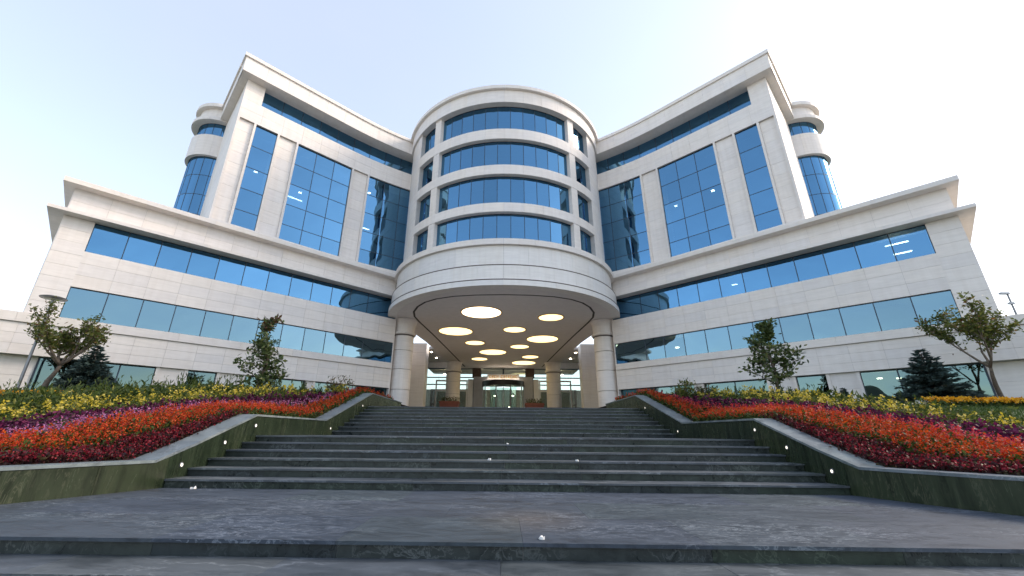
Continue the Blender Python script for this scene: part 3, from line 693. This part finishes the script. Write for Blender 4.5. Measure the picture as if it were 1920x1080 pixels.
for s in (-1, 1):
    x0, x1 = sorted((s*3.1, s*4.2)); m = MB(); m.box(x0, x1, 55.55, 56.0, 7.2, 8.5); m.build('bracket_panel', M['brown'], B)
    x0, x1 = sorted((s*4.05, s*4.75)); m = MB(); m.box(x0, x1, 55.3, 55.9, ZP, 7.0); m.build('entrance_post', M['white'], B)
    for (a, b) in ((4.8, 6.9), (7.0, 9.1)):
        m = MB(); fw = 0.17
        for (p0, p1, z0, z1) in ((a, a+fw, ZP, 6.9), (b-fw, b, ZP, 6.9), (a+fw, b-fw, 6.7, 6.9), (a+fw, b-fw, 5.4, 5.6)):
            x0, x1 = sorted((s*p0, s*p1)); m.box(x0, x1, 55.45, 55.6, z0, z1)
        d = m.build('side_door', M['white'], B)
        m = MB(); x0, x1 = sorted((s*(a+fw), s*(b-fw))); m.poly([(x0, 55.52, ZP), (x1, 55.52, ZP), (x1, 55.52, 5.4), (x0, 55.52, 5.4)]); m.build('pane', M['glass_clear'], d)
# curved grey portal with revolving door
m = MB()
def PF(phi, r, z): return (r*math.sin(rad(phi)), 54.9-r*math.cos(rad(phi)), z)
m.prism(LB, -3.95, -2.75, 0.05, 0.9, ZP, 7.3); m.prism(LB, 2.75, 3.95, 0.05, 0.9, ZP, 7.3); m.prism(LB, -2.75, 2.75, 0.05, 0.9, 6.65, 7.35)
m.build('portal', M['portal'], B)
m = MB(); m.prism(PF, -90, 90, 0.2, 2.8, 5.98, 6.60, 24); rv = m.build('revolving_door', M['black'], B)
for p in (-85, -62, -20, 20, 62, 85):
    m = MB(); m.prism(PF, p-1.3, p+1.3, 2.62, 2.72, ZP, 5.98); m.build('door_post', M['steel'], rv)
for (a, b) in ((-84, -63), (-61, -21), (21, 61), (63, 84)):
    m = MB(); k = 6
    for i in range(k): m.poly([PF(a+(b-a)*i/k, 2.68, ZP+0.05), PF(a+(b-a)*(i+1)/k, 2.68, ZP+0.05), PF(a+(b-a)*(i+1)/k, 2.68, 5.97), PF(a+(b-a)*i/k, 2.68, 5.97)])
    m.build('curved_pane', M['glass_clear'], rv, smooth=True)
for a in (45, 135):
    m = MB(); c, s_ = math.cos(rad(a)), math.sin(rad(a))
    m.poly([(-2.4*c, 54.9-2.4*s_, ZP+0.05), (2.4*c, 54.9+2.4*s_, ZP+0.05), (2.4*c, 54.9+2.4*s_, 5.9), (-2.4*c, 54.9-2.4*s_, 5.9)]); m.build('door_wing', M['glass_clear'], rv)
m = MB(); m.box(-0.05, 0.05, 54.85, 54.95, ZP, 5.95); m.build('door_spindle', M['steel'], rv)
# gilded name board above the door: a row of letter-like gilt strokes, too blurred in the photo to read
m = MB(); m.box(-2.15, 2.15, 54.95, 55.06, 6.98, 7.62); sg = m.build('name_board', M['white'], B)
xx = -1.85
for i in range(11):
    w = random.uniform(0.16, 0.26)
    if i in (4,): xx += 0.2
    m = MB(); m.box(xx, xx+0.07, 54.92, 54.95, 7.10, 7.48)
    if i % 2 == 0: m.box(xx+0.07, xx+w, 54.92, 54.95, 7.41, 7.48); m.box(xx+0.07, xx+w, 54.92, 54.95, 7.10, 7.17)
    else: m.box(xx+w-0.06, xx+w, 54.92, 54.95, 7.10, 7.48); m.box(xx+0.07, xx+w-0.06, 54.92, 54.95, 7.26, 7.32)
    m.build('gilt_letter', M['gold'], sg); xx += w+0.12
for x in (-1.7, -0.6, 0.6, 1.7):
    m = MB(); m.box(x-0.42, x+0.42, 54.6, 54.9, 6.66, 6.78); m.build('sign_lamp', M['sign_glow'], B)
# lobby interior: a few lamps, dark reception screen
for (x, z) in ((-8.6, 8.2), (8.6, 8.2), (-7.9, 2.6), (8.4, 2.9), (9.3, 2.5), (0.9, 3.6), (-3.5, 8.4), (3.5, 8.4), (-1.2, 5.2), (1.4, 5.2)):
    m = MB(); m.lathe(x, 60, [(0.13, z), (0.16, z+0.02), (0.16, z+0.1), (0.1, z+0.12)], 10); m.build('lobby_lamp', M['lamp'], B)
for (a, b, z0, z1) in ((-10.8, -4.6, 3.3, 6.3), (4.6, 10.8, 3.3, 6.3)):
    m = MB(); m.box(a, b, 61.5, 61.7, z0, z1); m.build('gallery_front', M['brown'], B)
m = MB(); m.box(-10.8, -6.0, 60.5, 61.2, ZP, 2.6); m.box(6.0, 10.8, 60.5, 61.2, ZP, 2.6); m.build('reception_counter', M['brown'], B)

# planters by the door
def foliage_faces(m, c, r, n, size, mi=0, flat=1.0):
    for _ in range(n):
        p = Vector(c)+Vector((random.gauss(0, r), random.gauss(0, r), abs(random.gauss(0, r*flat))))
        leaf(m, p, size*random.uniform(0.7, 1.3), mi)
def leaf(m, p, s, mi=0, d=None, w=0.5):
    d = d or Vector((random.gauss(0, 1), random.gauss(0, 1), random.gauss(0.3, 0.8))).normalized()
    x = d.cross(Vector((random.gauss(0, 1), random.gauss(0, 1), random.gauss(0, 1))))
    x = x.normalized() if x.length > 1e-4 else Vector((1, 0, 0))
    n = d.cross(x)
    m.poly([p, p+d*s*0.5+x*s*w*0.5+n*s*0.06, p+d*s, p+d*s*0.5-x*s*w*0.5+n*s*0.06], mi)
for x, y, lb in ((-6.05, 47.4, 'red brown planter box with a low bush in front of the left rear column'), (3.65, 49.4, 'red brown planter box with a low bush right of the revolving door')):
    t = thing('planter_box', lb, 'planter', (x, y, ZP), 'planters beside the entrance')
    m = MB()
    for z0, z1, a, b in ((ZP, ZP+2.0, 0.92, 1.02), (ZP+2.0, ZP+2.25, 1.10, 1.10)):
        q0 = [(x-a, y-a*0.8, z0), (x+a, y-a*0.8, z0), (x+a, y+a*0.8, z0), (x-a, y+a*0.8, z0)]
        q1 = [(x-b, y-b*0.8, z1), (x+b, y-b*0.8, z1), (x+b, y+b*0.8, z1), (x-b, y+b*0.8, z1)]
        m.poly(q0[::-1]); m.poly(q1)
        for k in range(4): m.poly([q0[k], q0[(k+1) % 4], q1[(k+1) % 4], q1[k]])
    m.build('box', M['terracotta'], t)
    m = MB()
    for _ in range(500): leaf(m, Vector((x+random.uniform(-0.95, 0.95), y+random.uniform(-0.7, 0.7), ZP+2.2+random.random()**1.5*0.55)), random.uniform(0.1, 0.2), 0 if random.random() < 0.75 else 1)
    m.build('bush', [M['l_green'], M['l_russet']], t)

# ------------------------------------------------------------------ flower beds
def bnd(tab):
    ys, ds = zip(*tab); return lambda Y: float(np.interp(Y, ys, ds))
b_cr = bnd([(2, .5), (6, .55), (7, .62), (8, .80), (8.7, .85), (9.3, .65), (10.1, .38), (11, .08), (11.6, 0)])
b_or = bnd([(2, 2.0), (6, 1.9), (7.6, 1.85), (8.4, 1.85), (9.2, 2.0), (10.1, 1.7), (11, 1.25), (13, .85), (16, .62), (20, .5), (26, .4)])
b_pk = bnd([(2, 2.6), (7.6, 2.35), (9.2, 2.5), (10.1, 2.1), (11, 1.55), (13, 1.1), (16, .85), (20, .72), (26, .6)])
b_pu = bnd([(2, 4.0), (7.6, 3.8), (9.2, 3.8), (10.1, 3.35), (11, 2.7), (13, 1.9), (16, 1.5), (20, 1.25), (26, 1.05)])
b_ye = bnd([(2, 5.6), (8, 5.6), (10, 5.1), (12, 4.0), (14, 3.1), (16, 2.6), (18, 2.3), (20, 1.9), (23, 1.6), (26, 1.4)])
b_he = bnd([(2, 9), (10, 9), (14, 7.6), (16, 6.6), (18, 5.4), (20, 4.4), (23, 3.0), (26, 2.2)])
zero = lambda Y: 0.0
def bed(name, s, lo, hi, Y0, Y1_, sp, fn, mats, label, cat):
    m = MB(); Y = Y0
    while Y < Y1_:
        far = math.hypot(wallx(Y), Y); stp = sp*(1 if far < 13 else min(2.0, far/13))
        a, b = lo(Y), hi(Y); d = a+stp*0.4
        while d < b:
            dd = d+random.uniform(-0.4, 0.4)*stp; yy = Y+random.uniform(-0.45, 0.45)*stp
            X = wallx(yy)+0.46+max(0.02, dd)
            if X/max(yy, 0.1) < 1.75:
                fn(m, Vector((s*X, yy, terr(X, yy))), stp/sp)
            d += stp
        Y += stp
    return stuff(m.build(name, mats), label, cat)
def pl_crimson(m, p, k):
    h = random.uniform(0.12, 0.23)
    for _ in range(7): leaf(m, p+Vector((random.gauss(0, .05), random.gauss(0, .05), h*random.random())), random.uniform(.05, .085)*k, 0, w=0.7)
    for _ in range(7): leaf(m, p+Vector((random.gauss(0, .05), random.gauss(0, .05), h*random.uniform(.6, 1.15))), random.uniform(.028, .05)*k, 1, w=0.85)
def pl_orange(m, p, k):
    h = random.uniform(0.20, 0.36)
    for _ in range(9): leaf(m, p+Vector((random.gauss(0, .055), random.gauss(0, .055), h*0.85*random.random())), random.uniform(.06, .11)*k, 0, w=0.5)
    for q in range(2):
        c = p+Vector((random.gauss(0, .05), random.gauss(0, .05), h*random.uniform(.6, 1.0)))
        for j in range(6): leaf(m, c+Vector((random.gauss(0, .012), random.gauss(0, .012), .024*j-0.02)), random.uniform(.03, .05)*k, 1, w=0.7)
def pl_purple(m, p, k):
    h = random.uniform(0.24, 0.40)
    for _ in range(18): leaf(m, p+Vector((random.gauss(0, .08), random.gauss(0, .08), h*random.random())), random.uniform(.07, .12)*k, 0 if random.random() < .92 else 1, w=0.6)
def pl_yellow(m, p, k):
    # clumps: whole patches flower while others stay green
    cl = math.sin(p.x*2.3+1.7*math.sin(p.y*1.9))*math.sin(p.y*2.1+p.x*0.7)
    h = random.uniform(0.25, 0.46)*(1.2 if cl > 0.1 else 1)
    for _ in range(17):
        z = h*random.random()**0.8; leaf(m, p+Vector((random.gauss(0, .08), random.gauss(0, .08), z*0.85)), random.uniform(.06, .13)*k, 1 if z > h*.55 and random.random() < (.65 if cl > -0.05 else .2) else 0, w=0.35)
    if random.random() < (0.9 if cl > -0.05 else 0.22):
        c = p+Vector((random.gauss(0, .05), random.gauss(0, .05), h*0.8))
        for j in range(8): leaf(m, c+Vector((random.gauss(0, .03), random.gauss(0, .03), random.uniform(0, h*0.42))), random.uniform(.05, .085)*k, 2, w=0.6)
def pl_hedge(m, p, k):
    h = random.uniform(0.25, 0.48)*(1.3 if p.x < 0 else 1)
    for _ in range(22): leaf(m, p+Vector((random.gauss(0, .13), random.gauss(0, .13), h*random.random())), random.uniform(.10, .20)*k, 0 if random.random() < .86 else 1, w=0.35)
    if random.random() < 0.3:
        for j in range(9): leaf(m, p+Vector((random.gauss(0, .03), random.gauss(0, .03), h*(.8+.08*j))), random.uniform(.08, .15)*k, 0, d=Vector((random.gauss(0, .4), random.gauss(0, .4), 1)).normalized(), w=0.25)
for s, side in ((-1, 'left'), (1, 'right')):
    bed('crimson_flower_bed', s, zero, b_cr, 4.5, 11.5, 0.075, pl_crimson, [M['l_maroon'], M['p_crimson']], 'crimson bedding flowers next to the wall cap, %s side of the stairs' % side, 'flower bed')
    bed('orange_flower_bed', s, b_cr, b_or, 5.5, 26, 0.09, pl_orange, [M['l_green'], M['p_orange']], 'band of orange red flowers along the %s stair wall' % side, 'flower bed')
    bed('pink_flower_bed', s, b_or, b_pk, 6.0, 26, 0.105, pl_orange, [M['l_green'], M['p_pink'] if s < 0 else M['p_red']], 'narrow pink flower band behind the orange one, %s of the stairs' % side, 'flower bed')
    bed('purple_flower_bed', s, b_pk, b_pu, 6.5, 25.5, 0.15, pl_purple, [M['p_purple'], M['l_green']], 'dark purple foliage band in front of the yellow plants, %s of the stairs' % side, 'flower bed')
    bed('yellow_flower_bed', s, b_pu, b_ye, 7.0, 25, 0.18, pl_yellow, [M['l_green'], M['l_lime'], M['p_yellow']], 'loose yellow green flowering plants filling the %s bank' % side, 'flower bed')
    bed('green_border_planting', s, b_ye, b_he if s < 0 else (lambda Y: min(b_he(Y), b_ye(Y)+float(np.interp(Y, [10, 13, 16], [0.4, 1.2, 3.0])))), 9.0, 25, 0.24, pl_hedge, [M['l_green'], M['l_lime']], 'green herbaceous border along the top of the %s bank' % side, 'border')
# grass behind the beds
for s, side in ((-1, 'left'), (1, 'right')):
    m = MB()
    for _ in range(26000):
        Y = random.uniform(9, 24); X = wallx(Y)+0.46+b_ye(Y)+0.4+random.random()**1.2*10
        if X+Y > 37.5: continue
        p = Vector((s*X, Y, terr(X, Y))); h = random.uniform(.06, .13)
        m.poly([p, p+Vector((.03, random.uniform(-.02, .02), 0)), p+Vector((random.gauss(.015, .03), random.gauss(0, .03), h))])
    stuff(m.build('lawn_grass', M['grass']), 'short green lawn behind the %s flower bank' % side, 'grass')
# marigold strips out at the sides
for s, side in ((-1, 'far left'), (1, 'far right')):
    m = MB()
    for _ in range(900):
        X = random.uniform(15.2, 20.5); Y = 15.1+random.gauss(0, .12)+0.1*(X-15)*0
        p = Vector((s*X, Y, terr(X, Y)))
        for _k in range(3): leaf(m, p+Vector((random.gauss(0, .05), random.gauss(0, .05), random.uniform(.02, .2))), random.uniform(.07, .12), 0)
        for _k in range(4): leaf(m, p+Vector((random.gauss(0, .05), random.gauss(0, .05), random.uniform(.18, .3))), random.uniform(.05, .1), 1, w=.8)
    stuff(m.build('marigold_strip', [M['l_green'], M['p_marigold']]), 'strip of yellow orange marigolds on the lawn at the %s' % side, 'flower bed')

# ------------------------------------------------------------------ trees and shrubs
def branchy(base, height, spread, forks, leafmats, name, label, lean=(0, 0), trunk_r=0.09, leaf_s=0.16, nleaf=2600, fork_h=0.36, crown=(1, 1), lw=0.5):
    t = thing(name, label, 'tree', base); b = Vector(base); tr = MB(); tips = []
    def limb(p, d, ln, r, lev):
        pts = [p]; rr = [r]; n = 4
        for i in range(n):
            d = (d+Vector((random.gauss(0, .13), random.gauss(0, .13), 0.06 if lev else 0))).normalized()
            p = p+d*ln/n; pts.append(p); rr.append(r*(1-0.5*(i+1)/n))
            if lev >= 2: tips.append(p.copy())
        tr.tube(pts, rr, 6 if lev else 8)
        if lev < 3:
            for _ in range(3 if lev else forks):
                a = random.uniform(0, 2*math.pi); sp = spread*random.uniform(.6, 1.15)
                nd = (Vector((math.cos(a)*sp, math.sin(a)*sp, 1)) if lev == 0 else d+Vector((random.gauss(0, .55), random.gauss(0, .55), random.gauss(.1, .25)))).normalized()
                limb(p if lev == 0 else pts[random.choice((2, 3, 4))], nd, ln*(0.95 if lev == 0 else 0.62)*random.uniform(.8, 1.15), r*0.5, lev+1)
    d0 = Vector((lean[0], lean[1], 1)).normalized()
    limb(b, d0, height*fork_h, trunk_r, 0)
    tr.build('trunk', M['bark'], t, smooth=True)
    m = MB()
    for _ in range(nleaf):
        p = random.choice(tips)+Vector((random.gauss(0, .10), random.gauss(0, .10), random.gauss(0.03, .08)))
        leaf(m, p, leaf_s*random.uniform(.6, 1.25), 0 if random.random() < .94 or len(leafmats) < 2 else 1, w=lw)
    m.build('crown', leafmats, t)
    return t
random.seed(21)
branchy((-18.15, 16.0, 1.18), 4.1, 1.25, 8, [M['l_crape'], M['l_russet']], 'small_tree', 'small spreading tree with olive leaves beside the lamp post at the far left', (0.12, 0), 0.12, 0.14, 3400, 0.33)
random.seed(33)
branchy((18.9, 16.0, 1.18), 4.2, 0.85, 4, [M['l_crape'], M['l_russet']], 'small_tree', 'small spreading tree with forked trunk at the far right', (-0.16, 0), 0.09, 0.145, 3300, 0.36)
def ovoid_tree(base, h, w, label, russet_top, n=1300, seed=1):
    random.seed(seed)
    t = thing('magnolia_tree', label, 'tree', base, 'young glossy leaved trees before the wings'); b = Vector(base); tr = MB()
    pts = [b+Vector((random.gauss(0, .03)*i, random.gauss(0, .03)*i, h*0.93*i/8)) for i in range(9)]
    tr.tube(pts, [0.075*(1-0.9*i/8)+0.006 for i in range(9)], 7); m = MB()
    for k in range(44):
        f = random.uniform(.14, .97); z = h*f
        prof = w*(0.55+0.45*math.sin(math.pi*min(1, f*1.25+.05)))*(1 if f < .45 else max(.22, 1-(f-.45)*1.35))
        a = random.uniform(0, 2*math.pi); ln = prof*random.uniform(.55, 1.12); c = pts[min(8, int(f/0.93*8))]
        s0 = Vector((c.x, c.y, b.z+z*0.9)); e = s0+Vector((math.cos(a)*ln, math.sin(a)*ln, ln*random.uniform(.25, .8)))
        mid = (s0+e)/2+Vector((0, 0, .03)); tr.tube([s0, mid, e], [.016, .011, .004], 4)
        for _ in range(n//44):
            q = random.random()**0.55; p = s0.lerp(e, q)+Vector((random.gauss(0, .085), random.gauss(0, .085), random.gauss(0, .085)))
            leaf(m, p, random.uniform(.12, .24), 1 if russet_top and f > .84 and random.random() < .6 else (2 if random.random() < .03 else 0), w=0.48)
    tr.build('trunk', M['bark'], t, smooth=True); m.build('crown', [M['l_mag'], M['l_russet'], M['l_lime']], t)
ovoid_tree((-10.35, 17.4, 1.25), 4.0, 1.0, 'slender young tree with russet top before the left wing', True, 1800, 5)
ovoid_tree((11.15, 17.0, 1.3), 3.75, 1.12, 'fuller young tree with dark glossy leaves before the right wing', False, 1900, 8)
def spruce(base, h, r, label, seed, name='spruce_tree', tiers=17, grp='small spruces before the wings'):
    random.seed(seed)
    t = thing(name, label, 'tree', base, grp); b = Vector(base); tr = MB()
    tr.tube([b, b+Vector((0, 0, h*.5)), b+Vector((0, 0, h))], [.06*h/2, .035*h/2, .006], 6); m = MB()
    for k in range(tiers):
        f = k/(tiers-1); z = h*(0.04+0.92*f); rr = r*(1-f)**0.85+0.03*h/2
        nb = max(5, int(13*(1-f)+5))
        for j in range(nb):
            a = 2*math.pi*(j+random.random()*.7)/nb; ln = rr*random.uniform(.75, 1.15); s0 = b+Vector((0, 0, z))
            dirv = Vector((math.cos(a), math.sin(a), random.uniform(-.12, .18)))
            e = s0+dirv*ln; tr.tube([s0, e], [.012, .003], 3, cap=False)
            nn = max(14, int(100*ln/r))
            side = Vector((-math.sin(a), math.cos(a), 0))
            for i in range(nn):
                q = (i+random.random())/nn; p = s0.lerp(e, q)
                sd = random.choice((-1, 1)); d = (dirv*0.8+side*sd*random.uniform(.2, .9)+Vector((0, 0, random.uniform(-.25, .35)))).normalized()
                leaf(m, p+Vector((0, 0, random.gauss(0, .02))), random.uniform(.10, .20)*(0.6+0.5*r), 0, d=d, w=0.26)
    tr.build('trunk', M['bark'], t); m.build('crown', M['needle'], t)
spruce((-16.6, 16.2, 1.2), 2.1, 1.0, 'dark spruce before the big ground floor window at the left', 3)
spruce((16.6, 16.2, 1.2), 2.15, 1.15, 'broad dark spruce before the ground floor windows at the right', 4)
spruce((15.0, 18.5, 1.3), 0.75, 0.20, 'tiny slim conifer before a stone pier of the right wing', 6, 'young_conifer', 9, None)
def shrub(base, r, h, label, mats, n, seed, grp=None):
    random.seed(seed); t = thing('shrub', label, 'shrub', base, grp); b = Vector(base); tr = MB(); m = MB()
    for k in range(16):
        a = random.uniform(0, 6.28); q = math.sqrt(random.random()); e = b+Vector((math.cos(a)*r*q, math.sin(a)*r*q, h*random.uniform(.55, 1.05)*(1-.35*q)))
        tr.tube([b+Vector((math.cos(a)*.06, math.sin(a)*.06, -.03)), b.lerp(e, .5)+Vector((0, 0, .05)), e], [.014, .009, .003], 4)
        for _ in range(n//16):
            f = random.random()**.6; leaf(m, b.lerp(e, f)+Vector((random.gauss(0, .09), random.gauss(0, .09), random.gauss(0, .07))), random.uniform(.08, .17), 0 if random.random() < .7 else 1, w=.4)
    tr.build('stems', M['bark'], t); m.build('foliage', mats, t)
shrub((-8.05, 20.3, 1.55), .62, 1.35, 'tall brownish shrub at the upper end of the left flower bank', [M['l_russet'], M['l_green']], 700, 1)
shrub((-7.85, 19.7, 1.55), .40, .85, 'lime yellow shrub below the brownish one on the left bank', [M['l_lime'], M['p_yellow']], 450, 2)
shrub((8.1, 18.9, 1.45), .62, 1.15, 'large lime green shrub at the upper end of the right flower bank', [M['l_lime'], M['l_green']], 800, 3)
shrub((9.1, 19.0, 1.45), .60, .95, 'olive green shrub next to the lime one on the right bank', [M['l_green'], M['l_russet']], 700, 4)

# ------------------------------------------------------------------ street furniture and small things
def lamp_post(base, h, label, name='street_lamp'):
    t = thing(name, label, 'lamp', base); b = Vector(base)
    m = MB(); m.lathe(b.x, b.y, [(.11, b.z-.05), (.11, b.z+.25), (.055, b.z+.32), (.042, b.z+h)], 12); m.build('post', M['steel'], t)
    m = MB(); m.lathe(b.x, b.y, [(.05, b.z+h), (.42, b.z+h+.05), (.44, b.z+h+.085), (.30, b.z+h+.14), (.05, b.z+h+.17)], 20); m.build('lamp_head', M['steel'], t)
    m = MB(); m.lathe(b.x, b.y, [(.10, b.z+h-.02), (.30, b.z+h+.025), (.10, b.z+h+.03)], 16); m.build('diffuser', M['white'], t)
lamp_post((-19.05, 16.0, 1.18), 4.02, 'grey lamp post with flat disc head at the far left')
t = thing('street_lamp', 'distant thin lamp post behind the podium at the far right', 'lamp', (38.9, 30, 1))
m = MB(); m.lathe(38.9, 30, [(.10, 1), (.06, 10.6)], 8); m.build('post', M['steel'], t)
for (dx, z) in ((-.35, 10.5), (.05, 9.7)):
    m = MB(); m.box(38.9+min(0, dx)-.2, 38.9+max(0, dx)+.1, 29.9, 30.1, z, z+.16); m.build('lamp_head', M['steel'], t)
for s, x0, x1, lb in ((-1, 15.6, 17.1, 'low white kerb under the left spruce'), (1, 15.3, 18.2, 'low white kerb under the right spruce')):
    a, b = sorted((s*x0, s*x1)); m = MB(); m.box(a, b, 15.55, 15.75, .8, 1.33); tag(m.build('kerb', M['white']), lb, 'kerb')
for (x, y, z, r, lb) in ((-5.78, 8.30, ZL, .055, 'white scrap at the foot of the lower steps on the left'), (-0.30, Y1+2*TREAD+.18, ZL+3*RISE, .05, 'white scrap in the middle of the lower flight'),
                         (1.62, Y1+2*TREAD+.12, ZL+3*RISE, .04, 'white scrap on the lower flight right of the middle'), (0.12, Y1+4*TREAD+.2, ZL+5*RISE, .03, 'small white scrap near the top of the lower flight'),
                         (0.40, 4.75, ZL, .035, 'pale petal near the front edge of the landing')):
    m = MB(); k = 9; top = [(x+r*random.uniform(.6, 1.1)*math.cos(i*6.283/k), y+r*random.uniform(.6, 1.1)*math.sin(i*6.283/k), z+.004+r*random.uniform(.1, .9)) for i in range(k)]
    for i in range(k): m.poly([(x, y, z+r*.5), top[i], top[(i+1) % k]]); m.poly([(x, y, z+.002), (top[(i+1) % k][0], top[(i+1) % k][1], z+.003), (top[i][0], top[i][1], z+.003)]); m.poly([top[i], (top[i][0], top[i][1], z+.003), (top[(i+1) % k][0], top[(i+1) % k][1], z+.003), top[(i+1) % k]])
    tag(m.build('paper_scrap', M['scrap']), lb, 'scrap')
